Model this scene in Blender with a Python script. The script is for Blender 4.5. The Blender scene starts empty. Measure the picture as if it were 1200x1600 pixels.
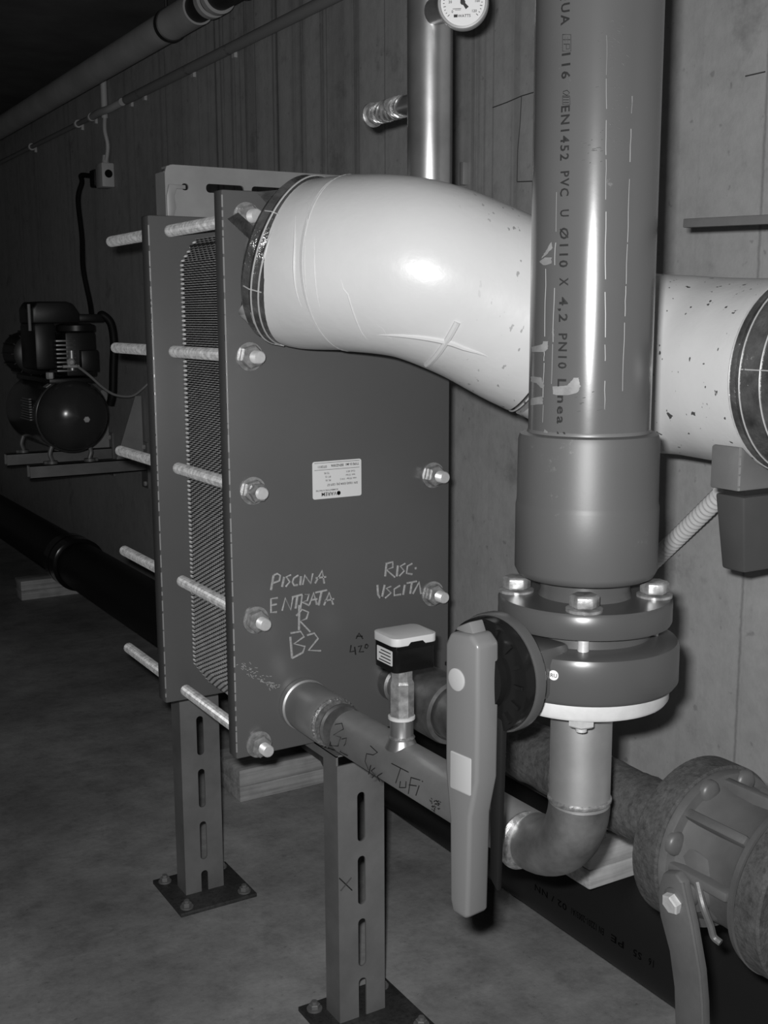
import bpy, bmesh, math, random
from mathutils import Vector as V, Matrix
random.seed(7)
SC = bpy.context.scene
COL = SC.collection
pi = math.pi
# ---------------------------------------------------------------- camera
FPX = 1809.142; YAW, PITCH, ROLL, EYE = 0.5363, -0.1677, 0.0043, 1.0
cy_, sy_, cp_, sp_ = math.cos(YAW), math.sin(YAW), math.cos(PITCH), math.sin(PITCH)
FW = V((sy_*cp_, cy_*cp_, sp_)); RT0 = V((cy_, -sy_, 0)); DN0 = -RT0.cross(FW)
RT = RT0*math.cos(ROLL) + DN0*math.sin(ROLL); DN = -RT0*math.sin(ROLL) + DN0*math.cos(ROLL)
CAM = V((0, 0, EYE))
cd = bpy.data.cameras.new('camera'); cam = bpy.data.objects.new('camera', cd); COL.objects.link(cam)
cd.sensor_fit = 'VERTICAL'; cd.sensor_height = 36; cd.lens = FPX*36/1600; cd.clip_start = .02
cam.matrix_world = Matrix(((RT.x, -DN.x, -FW.x, 0), (RT.y, -DN.y, -FW.y, 0), (RT.z, -DN.z, -FW.z, EYE), (0, 0, 0, 1)))
SC.camera = cam
# ---------------------------------------------------------------- light: dark cellar, lit by the camera's own flash
w = bpy.data.worlds.new('world'); SC.world = w; w.use_nodes = True
w.node_tree.nodes['Background'].inputs[0].default_value = (.5, .5, .5, 1)
w.node_tree.nodes['Background'].inputs[1].default_value = .004
ld = bpy.data.lights.new('flash', 'AREA'); ld.shape = 'RECTANGLE'; ld.size = .030; ld.size_y = .016; ld.energy = 19.0
fl = bpy.data.objects.new('flash', ld); COL.objects.link(fl)
fl.matrix_world = cam.matrix_world.copy(); fl.location = CAM - RT*.025 - DN*.031 + FW*.01
SC.view_settings.view_transform = 'Standard'; SC.view_settings.look = 'None'
SC.view_settings.gamma = 1; SC.view_settings.use_curve_mapping = False; SC.view_settings.exposure = 0.0

# ---------------------------------------------------------------- helpers
def ray(px, py): return FW*FPX + RT*(px-600) + DN*(py-800)
def at(px, py, axis, val):
    "point of the plane axis=val that a mark on it occupies"
    d = ray(px, py); i = 'xyz'.index(axis); return CAM + d*((val-CAM[i])/d[i])
def at_cyl(px, py, ax, r, along='y'):
    "point on a cylinder (axis through ax along 'y' or 'z')"
    d = ray(px, py); i, j = (0, 2) if along == 'y' else (0, 1)
    o = (CAM[i]-ax[0], CAM[j]-ax[1]); a = d[i]**2+d[j]**2; b = 2*(o[0]*d[i]+o[1]*d[j]); c = o[0]**2+o[1]**2-r*r
    q = max(0, b*b-4*a*c); return CAM + d*((-b-math.sqrt(q))/(2*a))

def frame(ax):
    ax = V(ax).normalized(); h = V((0, 0, 1)) if abs(ax.z) < .9 else V((0, 1, 0))
    u = h.cross(ax).normalized(); return u, ax.cross(u), ax

class MB:
    def __init__(s): s.v = []; s.f = []
    def add(s, vs, fs):
        n = len(s.v); s.v += [tuple(p) for p in vs]; s.f += [tuple(i+n for i in f) for f in fs]; return s
    def obox(s, c, ax, h):
        c = V(c); X, Y, Z = [V(a)*k for a, k in zip(ax, h)]
        vs = [c+X*i+Y*j+Z*k for i in (-1, 1) for j in (-1, 1) for k in (-1, 1)]
        return s.add(vs, [(0, 1, 3, 2), (4, 6, 7, 5), (0, 4, 5, 1), (2, 3, 7, 6), (0, 2, 6, 4), (1, 5, 7, 3)])
    def box(s, lo, hi):
        lo, hi = V(lo), V(hi); return s.obox((lo+hi)/2, ((1, 0, 0), (0, 1, 0), (0, 0, 1)), (hi-lo)/2)
    def lathe(s, o, ax, prof, seg=40, a0=0):
        o = V(o); u, v, z = frame(ax); vs = []; fs = []
        for r, h in prof:
            for k in range(seg):
                a = 2*pi*k/seg+a0; vs.append(o+z*h+u*(math.cos(a)*r)+v*(math.sin(a)*r))
        n = len(prof)
        for i in range(n-1):
            for k in range(seg):
                k2 = (k+1) % seg; fs.append((i*seg+k, i*seg+k2, (i+1)*seg+k2, (i+1)*seg+k))
        if prof[0][0] > 1e-5: fs.append(tuple(range(seg-1, -1, -1)))
        if prof[-1][0] > 1e-5: fs.append(tuple((n-1)*seg+k for k in range(seg)))
        return s.add(vs, fs)
    def cyl(s, a, b, r, seg=24, r2=None):
        a, b = V(a), V(b); return s.lathe(a, b-a, [(r, 0), (r if r2 is None else r2, (b-a).length)], seg)
    def hex(s, o, ax, r, h, rot=0): return s.lathe(o, ax, [(r*.9, 0), (r, h*.12), (r, h*.85), (r*.85, h)], 6, rot)
    def tube(s, pts, r, seg=16, caps=True, ring=None):
        pts = [V(p) for p in pts]; n = len(pts); rr = r if isinstance(r, (list, tuple)) else [r]*n
        t = [(pts[min(i+1, n-1)]-pts[max(i-1, 0)]).normalized() for i in range(n)]
        u = frame(t[0])[0]; vs = []; fs = []
        for i in range(n):
            u = (u-t[i]*u.dot(t[i])).normalized(); v = t[i].cross(u)
            for k in range(seg):
                a = 2*pi*k/seg; q = rr[i] if ring is None else ring(i, a, rr[i]); vs.append(pts[i]+u*(math.cos(a)*q)+v*(math.sin(a)*q))
        for i in range(n-1):
            for k in range(seg):
                k2 = (k+1) % seg; fs.append((i*seg+k, i*seg+k2, (i+1)*seg+k2, (i+1)*seg+k))
        if caps: fs += [tuple(range(seg-1, -1, -1)), tuple((n-1)*seg+k for k in range(seg))]
        return s.add(vs, fs)
    def prism(s, poly, o, ux, uy, ext, holes=()):
        "flat outline (with holes) in the plane o+ux*a+uy*b, extruded by vector ext"
        o, ux, uy, ext = V(o), V(ux), V(uy), V(ext); loops = [list(poly)]+[list(h) for h in holes]
        pts = [p for l in loops for p in l]; bm = bmesh.new(); bv = [bm.verts.new((a, b, 0)) for a, b in pts]; k = 0; ed = []
        for l in loops:
            m = len(l); ed += [bm.edges.new((bv[k+i], bv[k+(i+1) % m])) for i in range(m)]; k += m
        bm.verts.index_update()
        bmesh.ops.triangle_fill(bm, use_beauty=True, edges=ed)
        tri = [[q.index for q in f.verts] for f in bm.faces]; bm.free()
        N = len(pts); P = [o+ux*a+uy*b for a, b in pts]
        fs = [tuple(t) for t in tri]+[tuple(i+N for i in reversed(t)) for t in tri]; k = 0
        for l in loops:
            m = len(l); fs += [(k+i, k+(i+1) % m, N+k+(i+1) % m, N+k+i) for i in range(m)]; k += m
        return s.add(P+[p+ext for p in P], fs)
    def build(s, name, m, parent=None, bevel=0, bseg=2, smooth=40, kind=None, label=None):
        off = wloc(parent); me = bpy.data.meshes.new(name)
        me.from_pydata([tuple(V(p)-off) for p in s.v], [], s.f); me.update()
        bm = bmesh.new(); bm.from_mesh(me); bmesh.ops.recalc_face_normals(bm, faces=bm.faces[:])
        if bevel:
            es = [e for e in bm.edges if len(e.link_faces) == 2 and e.calc_face_angle(0) > .6]
            bmesh.ops.bevel(bm, geom=es, offset=bevel, segments=bseg, affect='EDGES', profile=.5, clamp_overlap=True)
        bm.to_mesh(me); bm.free()
        if smooth:
            me.polygons.foreach_set('use_smooth', [True]*len(me.polygons)); me.set_sharp_from_angle(angle=math.radians(smooth))
        me.materials.append(m); o = bpy.data.objects.new(name, me); COL.objects.link(o)
        if parent: o.parent = parent
        if kind: o['kind'] = kind
        if label: o['label'] = label
        return o
def wloc(o):
    p = V((0, 0, 0))
    while o: p = p+o.location; o = o.parent
    return p
def thing(name, label, cat, loc=(0, 0, 0), group=None):
    o = bpy.data.objects.new(name, None); COL.objects.link(o); o.location = loc; o.empty_display_size = .05
    o['label'] = label; o['category'] = cat
    if group: o['group'] = group
    return o
def tag(o, label, cat, group=None):
    o['label'] = label; o['category'] = cat
    if group: o['group'] = group
    return o
def copy_tree(o, parent=None, loc=None):
    c = o.copy(); COL.objects.link(c); c.parent = parent
    if loc is not None: c.location = loc
    for ch in list(o.children): copy_tree(ch, c)
    return c
def fillet(pts, rad, n=10):
    pts = [V(p) for p in pts]; out = [pts[0]]
    for i in range(1, len(pts)-1):
        r = rad[i-1] if isinstance(rad, (list, tuple)) else rad
        a = (pts[i-1]-pts[i]).normalized(); b = (pts[i+1]-pts[i]).normalized(); th = a.angle(b); tl = r/math.tan(th/2)
        c = pts[i]+(a+b).normalized()*(r/math.sin(th/2)); p0 = pts[i]+a*tl; p1 = pts[i]+b*tl; e0, e1 = p0-c, p1-c; om = e0.angle(e1)
        for k in range(n+1):
            q = k/n; out.append(c+(e0*math.sin((1-q)*om)+e1*math.sin(q*om))/math.sin(om))
    return out+[pts[-1]]
def dense(pts, step):
    out = []
    for a, b in zip(pts, pts[1:]):
        n = max(1, int((b-a).length/step)); out += [a+(b-a)*(k/n) for k in range(n)]
    return out+[pts[-1]]
def spline(pts, n=8):
    P = [V(p) for p in pts]; P = [P[0]*2-P[1]]+P+[P[-1]*2-P[-2]]; out = []
    for i in range(1, len(P)-2):
        for k in range(n):
            t = k/n; a, b, c, d = P[i-1:i+3]
            out.append(((b*2)+(c-a)*t+(a*2-b*5+c*4-d)*t*t+(b*3-a-c*3+d)*t**3)*.5)
    return out+[P[-2]]
def rrect(w, h, r, n=5, cx=0, cy=0):
    out = []
    for sx, sy, a0 in ((1, 1, 0), (-1, 1, 90), (-1, -1, 180), (1, -1, 270)):
        for k in range(n+1):
            a = math.radians(a0+90*k/n); out.append((cx+sx*(w/2-r)+math.cos(a)*r, cy+sy*(h/2-r)+math.sin(a)*r))
    return out

# ---------------------------------------------------------------- materials
def mat(name, g, rough=.6, metal=0., var=None, bump=None, spec=.5, extra=None, coat=0):
    m = bpy.data.materials.new(name); m.use_nodes = True; nt = m.node_tree; N, L = nt.nodes, nt.links
    b = N['Principled BSDF']; b.inputs['Base Color'].default_value = (g, g, g, 1); b.inputs['Roughness'].default_value = rough
    b.inputs['Metallic'].default_value = metal; b.inputs['Specular IOR Level'].default_value = spec; b.inputs['Coat Weight'].default_value = coat
    tc = N.new('ShaderNodeTexCoord'); col = None
    def mp(scale):
        q = N.new('ShaderNodeMapping'); q.inputs['Scale'].default_value = scale; L.new(tc.outputs['Object'], q.inputs[0]); return q.outputs[0]
    def noise(scale, detail=6, rgh=.6, vec=None):
        q = N.new('ShaderNodeTexNoise'); q.inputs['Scale'].default_value = scale; q.inputs['Detail'].default_value = detail
        q.inputs['Roughness'].default_value = rgh; L.new(vec or tc.outputs['Object'], q.inputs[0]); return q.outputs['Fac']
    def ramp(fac, stops):
        q = N.new('ShaderNodeValToRGB'); e = q.color_ramp.elements
        while len(e) < len(stops): e.new(.5)
        for i, (p, c) in enumerate(stops): e[i].position = p; e[i].color = (c, c, c, 1)
        L.new(fac, q.inputs[0]); return q.outputs[0]
    def mul(a, c):
        q = N.new('ShaderNodeMix'); q.data_type = 'RGBA'; q.blend_type = 'MULTIPLY'; q.inputs[0].default_value = 1
        L.new(a, q.inputs[6]); L.new(c, q.inputs[7]); return q.outputs[2]
    def mix(f, a, g2):
        q = N.new('ShaderNodeMix'); q.data_type = 'RGBA'; L.new(f, q.inputs[0]); L.new(a, q.inputs[6]); q.inputs[7].default_value = (g2, g2, g2, 1); return q.outputs[2]
    if var:
        sc, lo, hi = var; col = ramp(noise(sc), [(.3, g*lo), (.7, g*hi)])
    if extra: col = extra(locals())
    if col is not None: L.new(col, b.inputs['Base Color'])
    if bump:
        q = N.new('ShaderNodeBump'); q.inputs['Strength'].default_value = bump[1]; q.inputs['Distance'].default_value = bump[2] if len(bump) > 2 else .002
        L.new(noise(bump[0]), q.inputs['Height']); L.new(q.outputs[0], b.inputs['Normal'])
    return m
def x_wall(e):
    noise, ramp, mul, mix, mp, N, L, tc = e['noise'], e['ramp'], e['mul'], e['mix'], e['mp'], e['N'], e['L'], e['tc']
    sx = N.new('ShaderNodeSeparateXYZ'); L.new(tc.outputs['Object'], sx.inputs[0])
    def rng(o, a, b):
        q = N.new('ShaderNodeMapRange'); q.interpolation_type = 'SMOOTHSTEP'; q.inputs[1].default_value = a; q.inputs[2].default_value = b; L.new(o, q.inputs[0]); return q.outputs[0]
    def mth(op, a, b):
        q = N.new('ShaderNodeMath'); q.operation = op
        for i, v in enumerate((a, b)):
            if isinstance(v, (int, float)): q.inputs[i].default_value = v
            else: L.new(v, q.inputs[i])
        return q.outputs[0]
    c = ramp(noise(2.2, 8, .65), [(.25, .33), (.5, .385), (.8, .45)])
    c = mul(c, ramp(noise(24, 6, .7), [(.3, .86), (.55, 1), (.75, 1.05)]))
    c = mul(c, ramp(noise(9, 5, .65), [(.28, .72), (.40, 1), (.75, 1.04)]))
    # damp running down the old board marks on the far upper part of the wall
    st = mul(ramp(noise(1, 4, .6, mp((1, 30, .25))), [(.36, .5), (.43, .9), (.6, 1.0)]), ramp(noise(1, 2, .4, mp((1, 9, .12))), [(.3, .75), (.5, 1.0)]))
    m = mth('MULTIPLY', rng(sx.outputs[1], 1.35, 2.0), rng(sx.outputs[2], .75, 1.35))
    m = mth('MULTIPLY', m, mth('SUBTRACT', 1, mth('MULTIPLY', rng(sx.outputs[1], 2.6, 3.8), .75))); m = mth('ADD', mth('MULTIPLY', m, .88), .08)
    q = N.new('ShaderNodeMix'); q.data_type = 'RGBA'; q.blend_type = 'MULTIPLY'; L.new(m, q.inputs[0]); L.new(c, q.inputs[6]); L.new(st, q.inputs[7]); c = q.outputs[2]
    # board joints every 12 cm, thin and dark
    fr = mth('FRACT', mth('MULTIPLY', mth('ADD', sx.outputs[1], 5.006), 8.1), 0); d = mth('ABSOLUTE', mth('SUBTRACT', fr, .5), 0)
    q = N.new('ShaderNodeMix'); q.data_type = 'RGBA'; q.blend_type = 'MULTIPLY'; L.new(m, q.inputs[0]); L.new(c, q.inputs[6]); L.new(ramp(d, [(.008, .6), (.022, 1)]), q.inputs[7]); c = q.outputs[2]
    sm = mth('ABSOLUTE', mth('SUBTRACT', mth('ADD', sx.outputs[1], mth('MULTIPLY', noise(90, 2), .004)), 1.114), 0); c = mul(c, ramp(sm, [(.0012, .6), (.003, 1)]))
    sm = mth('ABSOLUTE', mth('SUBTRACT', sx.outputs[1], 1.42), 0); c = mul(c, ramp(sm, [(.001, .7), (.006, 1)]))
    return mul(c, ramp(noise(55, 2, .5), [(.24, .72), (.32, 1)]))
def x_floor(e):
    noise, ramp, mul = e['noise'], e['ramp'], e['mul']
    c = ramp(noise(1.6, 8, .7), [(.32, .145), (.5, .26), (.68, .41)])
    c = mul(c, ramp(noise(14, 8, .75), [(.25, .6), (.5, 1), (.75, 1.15)]))
    return mul(c, ramp(noise(110, 3, .6), [(.25, .6), (.35, 1), (.7, 1.1)]))
def x_jacket(e):
    noise, ramp, mul, mp = e['noise'], e['ramp'], e['mul'], e['mp']
    c = ramp(noise(5, 5, .6), [(.3, .60), (.7, .68)])
    a = ramp(noise(150, 2, .5, mp((1, .7, .45))), [(.295, .12), (.32, 1)])
    N, L = e['N'], e['L']; sx = N.new('ShaderNodeSeparateXYZ'); L.new(e['tc'].outputs['Object'], sx.inputs[0])
    d = N.new('ShaderNodeMapRange'); d.inputs[1].default_value = .05; d.inputs[2].default_value = .16; L.new(sx.outputs[0], d.inputs[0]); d = d.outputs[0]; q = N.new('ShaderNodeMix'); q.data_type = 'RGBA'
    L.new(d, q.inputs[0]); q.inputs[6].default_value = (1, 1, 1, 1); L.new(a, q.inputs[7]); return mul(c, q.outputs[2])
def x_scuff(g, hi, dens=.62):
    def f(e):
        noise, ramp, mul, mix, mp = e['noise'], e['ramp'], e['mul'], e['mix'], e['mp']
        c = ramp(noise(3, 5, .6), [(.3, g*.92), (.7, g*1.08)])
        return mix(ramp(noise(26, 8, .8), [(dens, 0), (dens+.06, .55)]), c, hi)
    return f
def x_rust(g):
    def f(e):
        noise, ramp, mul = e['noise'], e['ramp'], e['mul']
        c = ramp(noise(18, 8, .75), [(.25, g*.45), (.5, g), (.75, g*1.7)])
        return mul(c, ramp(noise(160, 4, .7), [(.3, .5), (.5, 1), (.7, 1.2)]))
    return f
def x_wood(g):
    def f(e):
        noise, ramp, mul, mp = e['noise'], e['ramp'], e['mul'], e['mp']
        c = ramp(noise(3, 6, .6, mp((1.2, 30, 30))), [(.3, g*.6), (.5, g), (.7, g*1.25)])
        return mul(c, ramp(noise(20, 4), [(.3, .8), (.6, 1.05)]))
    return f
M = {}
M['wall'] = mat('concrete_wall', .25, .85, extra=x_wall, bump=(30, .35, .004))
M['wallw'] = mat('pale_bounce_wall', .55, .9, var=(3, .9, 1.05))  # unseen walls, made pale to bounce flash light back into the room
M['floor'] = mat('concrete_floor', .2, .8, extra=x_floor, bump=(45, .4, .003))
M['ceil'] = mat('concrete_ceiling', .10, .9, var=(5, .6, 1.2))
M['paint'] = mat('grey_enamel', .10, .28, var=(4, .95, 1.05), bump=(120, .06, .001))
M['edge'] = mat('bare_steel_edge', .5, .4, .6)
M['zinc'] = mat('zinc_plate', .78, .36, .5, var=(60, .8, 1.1), bump=(260, .25, .0006))
M['thread'] = mat('zinc_thread', .54, .38, .4, var=(140, .55, 1.35))
M['plates'] = mat('pressed_stainless', .7, .4, .35, var=(60, .8, 1.1))
M['gasket'] = mat('black_gasket', .015, .6)
M['jacket'] = mat('white_jacket', .6, .34, extra=x_jacket, bump=(9, .25, .006))
M['foil'] = mat('shiny_clear_cap', .11, .16, .5, var=(25, .4, 1.9), bump=(28, .7, .008))
M['foil_line'] = mat('bright_foil_edge', .75, .3, .5)
M['dull'] = mat('dull_zinc', .42, .3, .55, var=(90, .5, 1.3), bump=(120, .5, .001))
M['smear'] = mat('dried_glue', .23, .5, var=(60, .7, 1.2))
M['scrape'] = mat('pale_scrape', .11, .4)
M['stain'] = mat('stainless_pipe', .60, .32, .88, var=(9, .7, 1.15), bump=(200, .06, .0005))
M['stain_mid'] = mat('brushed_stainless', .50, .5, .8, var=(9, .75, 1.15), bump=(200, .08, .0005))
M['stain_dark'] = mat('heat_tinted_stainless', .28, .42, .8, var=(16, .4, 1.5), bump=(60, .12, .001))
M['weld'] = mat('weld_bead', .5, .35, .8, var=(200, .5, 1.3), bump=(300, .5, .001))
M['pvc'] = mat('grey_pvc', .09, .2, spec=.65, extra=x_scuff(.09, .24, .66), bump=(14, .05, .002))
M['pvc2'] = mat('grey_pvc_fitting', .088, .3, extra=x_scuff(.066, .16, .68), bump=(40, .05, .001))
M['pvc3'] = mat('scuffed_pvc', .08, .46, extra=x_scuff(.08, .17, .62), bump=(40, .1, .001))
M['ink'] = mat('black_ink', .012, .6)
M['chalk'] = mat('chalk', .42, .9, var=(300, .6, 1.1))
M['leverp'] = mat('grey_lever_plastic', .15, .3)
M['leverc'] = mat('pale_grey_plastic', .36, .4)
M['blackp'] = mat('black_plastic', .008, .18, spec=.22)
M['white'] = mat('white_plastic', .62, .45)
M['label'] = mat('paper_label', .68, .5)
M['flangew'] = mat('pale_alloy_flange', .62, .5, .1, var=(20, .75, 1.08), bump=(90, .2, .001))
M['rust'] = mat('rusty_wrap', .06, .8, extra=x_rust(.065), bump=(60, .8, .004))
M['cast'] = mat('grey_cast_iron', .095, .42, var=(14, .75, 1.2), bump=(35, .3, .002))
M['rustrim'] = mat('rusted_rim', .05, .9, extra=x_rust(.055), bump=(180, .9, .002))
M['polyp'] = mat('black_pipe', .014, .45, extra=x_scuff(.013, .04, .68), spec=.25)
M['strut'] = mat('galvanised_strut', .22, .5, .35, var=(12, .75, 1.12), bump=(60, .08, .001))
M['bracket'] = mat('pale_galvanised', .34, .5, .3, var=(10, .8, 1.1))
M['baseplate'] = mat('dark_baseplate', .035, .6, extra=x_rust(.04), bump=(60, .5, .002))
M['wood'] = mat('planed_timber', .42, .75, extra=x_wood(.42), bump=(60, .2, .001))
M['tankp'] = mat('dark_tank_enamel', .045, .2)
M['blackm'] = mat('black_machine', .014, .4)
M['insul'] = mat('grey_insulation', .42, .75, var=(8, .8, 1.1))
M['insul2'] = mat('black_rubber', .02, .5)
M['conduit'] = mat('grey_conduit', .25, .5)
M['pale'] = mat('pale_plastic', .5, .5)
M['hose'] = mat('cream_ribbed_hose', .62, .45)
M['gbox'] = mat('grey_box', .15, .55, var=(14, .8, 1.1), bump=(60, .2, .002))
M['gbox2'] = mat('dark_grey_box', .06, .5, var=(14, .9, 1.1))
M['rubber'] = mat('black_cable', .010, .55, spec=.2)
M['darkink'] = mat('faint_dark_print', .002, .9, spec=.05)
M['glass'] = mat('dial_face', .75, .4)
M['pencil'] = mat('pencil', .05, .8)

# ---------------------------------------------------------------- setting
XW = 1.25; ZC = 1.82
def struct(name, lo, hi, m):
    o = MB().box(lo, hi).build(name, m, smooth=0); o['kind'] = 'structure'; return o
wall = struct('wall_right', (XW, -1.6, 0), (XW+.2, 8.2, ZC), M['wall'])
struct('wall_left', (-1.9, -1.6, 0), (-1.7, 8.2, ZC), M['wallw'])
struct('wall_back', (-1.7, 8.0, 0), (XW, 8.2, ZC), M['wallw'])
struct('wall_front', (-1.7, -1.6, 0), (XW, -1.4, ZC), M['wallw'])
struct('floor', (-1.9, -1.6, -.15), (XW+.2, 8.2, 0), M['floor'])
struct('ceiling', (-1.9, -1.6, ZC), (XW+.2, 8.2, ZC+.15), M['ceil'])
def strokes(lines, put, r):
    b = MB()
    for l in lines:
        p = [put(*q) for q in l]
        b.tube(p, r, 5)
    return b
strokes([[(770, 168), (792, 160), (815, 150), (838, 143)], [(815, 150), (813, 190), (809, 235), (808, 283)], [(808, 284), (838, 283)],
         [(1165, 119), (1196, 112)]], lambda x, y: at(x, y, 'x', XW), .0011).build('pencil_mark', M['pencil'], wall, label='dark pencil lines drawn on the concrete')

# ---------------------------------------------------------------- plate heat exchanger
YF = 1.385; X0, X1, Z0, Z1 = .589, .934, .408, 1.157
hx = thing('plate_heat_exchanger', 'grey plate heat exchanger with two steel end plates and threaded tie rods', 'heat exchanger', (.76, 1.53, .40))
RX = (.6215, .9042); RZ = [1.124-.175*i for i in range(5)]
MB().box((X0, YF, Z0), (X1, YF+.026, Z1)).build('front_plate', M['paint'], hx, bevel=.0025)
rp = MB().box((.588, 1.655, .408), (.934, 1.686, 1.146)).build('rear_plate', M['paint'], hx, bevel=.003)
for x_, y_, z_, zz, p_ in ((X0, YF, Z0, Z1, 'front'), (.588, 1.655, .408, 1.146, 'rear')):
    b = MB(); z = z_+.01
    while z < zz-.01:
        l = random.uniform(.004, .03); b.box((x_-.0002, y_-.0003, z), (x_+.0017, y_+.0012, z+l)); z += l+random.choice((.002, .004, .008))
    b.build('worn_edge', M['edge'], hx, smooth=0, label='bright worn paint along the corner')
# plate pack: corrugated edges seen from the side
b = MB(); NP = 30; zb, zt = .432, 1.114; rows = 204; ya, yb = YF+.030, 1.652
for i in range(NP):
    yc = ya+(yb-ya)*(i+.5)/NP; am = (yb-ya)/NP*.5; sg = 1 if i % 2 else -1; vs = []; fs = []
    for k in range(rows*2+1):
        z = zb+(zt-zb)*k/(rows*2); e = min(z-zb, zt-z); xi = .634+max(0, .035-e)*.7; zz = (k % 4)
        dy = sg*am*(1 if zz in (0, 1) else -1)
        for xx in (xi, xi+.022):
            for t in (-.0013, .0013): vs.append((xx, yc+dy+t, z))
    for k in range(rows*2):
        a, c = 4*k, 4*k+4
        fs += [(a, a+1, c+1, c), (a, c, c+2, a+2), (a+1, a+3, c+3, c+1)]
    b.add(vs, fs)
b.build('plate_pack', M['plates'], hx, smooth=0, kind='stuff', label='stack of thin corrugated stainless plates')
MB().box((.650, ya, zb+.02), (.905, yb, zt-.01)).build('gasket_block', M['gasket'], hx)
rod0 = None
for ix, x in enumerate(RX):
    for iz, z in enumerate(RZ):
        if rod0 is None:
            rod0 = MB().lathe((x, 1.372, z), (0, 1, 0), [(.0088 if k % 2 else .0074, .0010*k) for k in range(561)], 14)
            rod0 = rod0.build('tie_rod', M['thread'], hx, smooth=0)
            th = MB()
            for k in range(7): th.lathe((x, 1.366-.0022*k, z), (0, -1, 0), [(.0072, 0), (.0084, .0008), (.0072, .0018)], 14)
            th.build('thread', M['zinc'], rod0)
            MB().lathe((x, YF, z), (0, -1, 0), [(.0185, 0), (.0185, .003), (.010, .0032)], 28).build('washer', M['dull'], rod0)
            MB().hex((x, YF-.003, z), (0, -1, 0), .0155, .013, .3).build('nut', M['dull'], rod0, smooth=25)
        else:
            copy_tree(rod0, hx, (x-RX[0], 0, z-RZ[0]))
cap = MB().lathe((RX[0], YF-.016, RZ[2]), (0, -1, 0), [(.013, 0), (.013, .008), (.009, .012), (.0, .0125)], 6).build('cap_nut', M['dull'], hx, smooth=25)
# rating label, printed upside down as it hangs in the photograph
lb = MB().prism(rrect(.076, .0515, .003, 3), (.7485, YF-.0002, .780), (1, 0, 0), (0, 0, 1), (0, -.0006, 0)).build('rating_label', M['label'], hx, label='small white rating label stuck upside down')
def text_mesh(txt, size, spacing=1.0, bold=.012):
    c = bpy.data.curves.new('t', 'FONT'); c.body = txt; c.size = size; c.space_character = spacing; c.resolution_u = 2; c.offset = bold*size
    o = bpy.data.objects.new('t', c); COL.objects.link(o); dg = bpy.context.evaluated_depsgraph_get(); dg.update()
    me = bpy.data.meshes.new_from_object(o.evaluated_get(dg)); vs = [v.co.copy() for v in me.vertices]; fs = [tuple(p.vertices) for p in me.polygons]
    COL.objects.unlink(o); bpy.data.objects.remove(o); bpy.data.curves.remove(c); bpy.data.meshes.remove(me)
    return vs, fs
def text_on(b, txt, size, o, ux, uy, spacing=1.0):
    vs, fs = text_mesh(txt, size, spacing); b.add([V(o)+V(ux)*v.x+V(uy)*v.y for v in vs], fs)
b = MB(); yl = YF-.0010; R_ = (-1, 0, 0); U_ = (0, 0, -1)
def lt(t, s, u, v, sp=1.0): text_on(b, t, s, (.7485+.038-u, yl, .7543+v), R_, U_, sp)
# u from the reader's left (photo right); v measured up from the label's lower edge in the photo
lt('VAREM', .0072, .0395, .0034+.0052, 1.05); b.lathe((.7485+.038-.0365+.0005, yl+.0002, .7543+.0062), (0, -1, 0), [(.0018, 0), (.0030, 0), (.0030, .0002), (.0018, .0002), (.0018, 0)], 20)
lt('SCAMBIATORE A PIASTRE', .0030, .037, .0125, 1.0)
lt('S/N 12(60) E304 (N) 1207-57', .0042, .006, .0200, .95)
lt('max 10 bar  110 C', .0034, .008, .0262); lt('PS 10', .0036, .048, .0262)
lt('test 15 bar', .0034, .010, .0312); lt('PT 15', .0036, .048, .0312)
lt('Cod. 6011', .0034, .010, .0362); lt('TS 95', .0036, .05, .0362)
lt('TYPE 01-M1', .0046, .004, .0465, .9); lt('BENZ/006', .0048, .028, .0462, .95); lt('07/2011', .0046, .054, .0455, .95)
for v in (.0395, .049): b.box((.7485-.035, yl, .7543+v), (.7485+.035, yl+.0003, .7543+v+.0005))
b.build('label_print', M['ink'], lb, smooth=0)
def pc(x, y): return at(400+x*.275, 860+y*.275, 'y', YF)
CH = [[(100,140),(85,225)],[(100,140),(120,132),(137,142),(132,172),(95,186)],[(160,150),(148,207)],[(198,140),(172,150),(192,178),(168,207)],[(240,142),(214,158),(207,180),(216,198),(236,196)],[(256,146),(251,197)],[(265,195),(276,140),(310,187),(322,130)],[(335,187),(375,115),(387,187)],[(338,157),(397,150)],
 [(122,270),(85,275),(85,352),(117,350)],[(85,312),(117,305)],[(148,342),(165,270),(196,337),(210,260)],[(203,266),(262,250)],[(235,258),(225,330)],[(252,332),(262,250),(300,250),(290,286),(260,292),(302,312)],[(303,308),(326,240),(346,307)],[(310,282),(348,275)],[(335,240),(402,225)],[(372,235),(356,312)],[(385,312),(415,240),(437,307)],[(390,287),(442,275)],
 [(246,310),(244,452)],[(228,372),(260,335),(297,350),(286,387),(250,402),(307,462)],
 [(195,490),(205,612)],[(195,470),(252,460),(272,490),(215,530),(277,545),(265,580),(203,613)],[(288,482),(330,470),(352,500),(298,567),(367,570)],
 [(742,70),(734,147)],[(735,76),(776,65),(776,96),(740,110),(788,152)],[(806,85),(800,147)],[(847,75),(820,90),(842,116),(813,147)],[(887,75),(860,90),(855,130),(887,135)],[(906,95),(908,106)],
 [(690,195),(693,250),(704,268),(717,262),(731,195)],[(767,205),(740,215),(767,241),(733,272)],[(817,200),(785,220),(785,256),(822,250)],[(846,195),(836,252)],[(855,186),(912,175)],[(886,180),(876,246)],[(890,247),(926,180),(936,247)],[(895,222),(942,215)],
 [(743,412),(765,380),(787,412)],[(826,405),(836,404)]]
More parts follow.
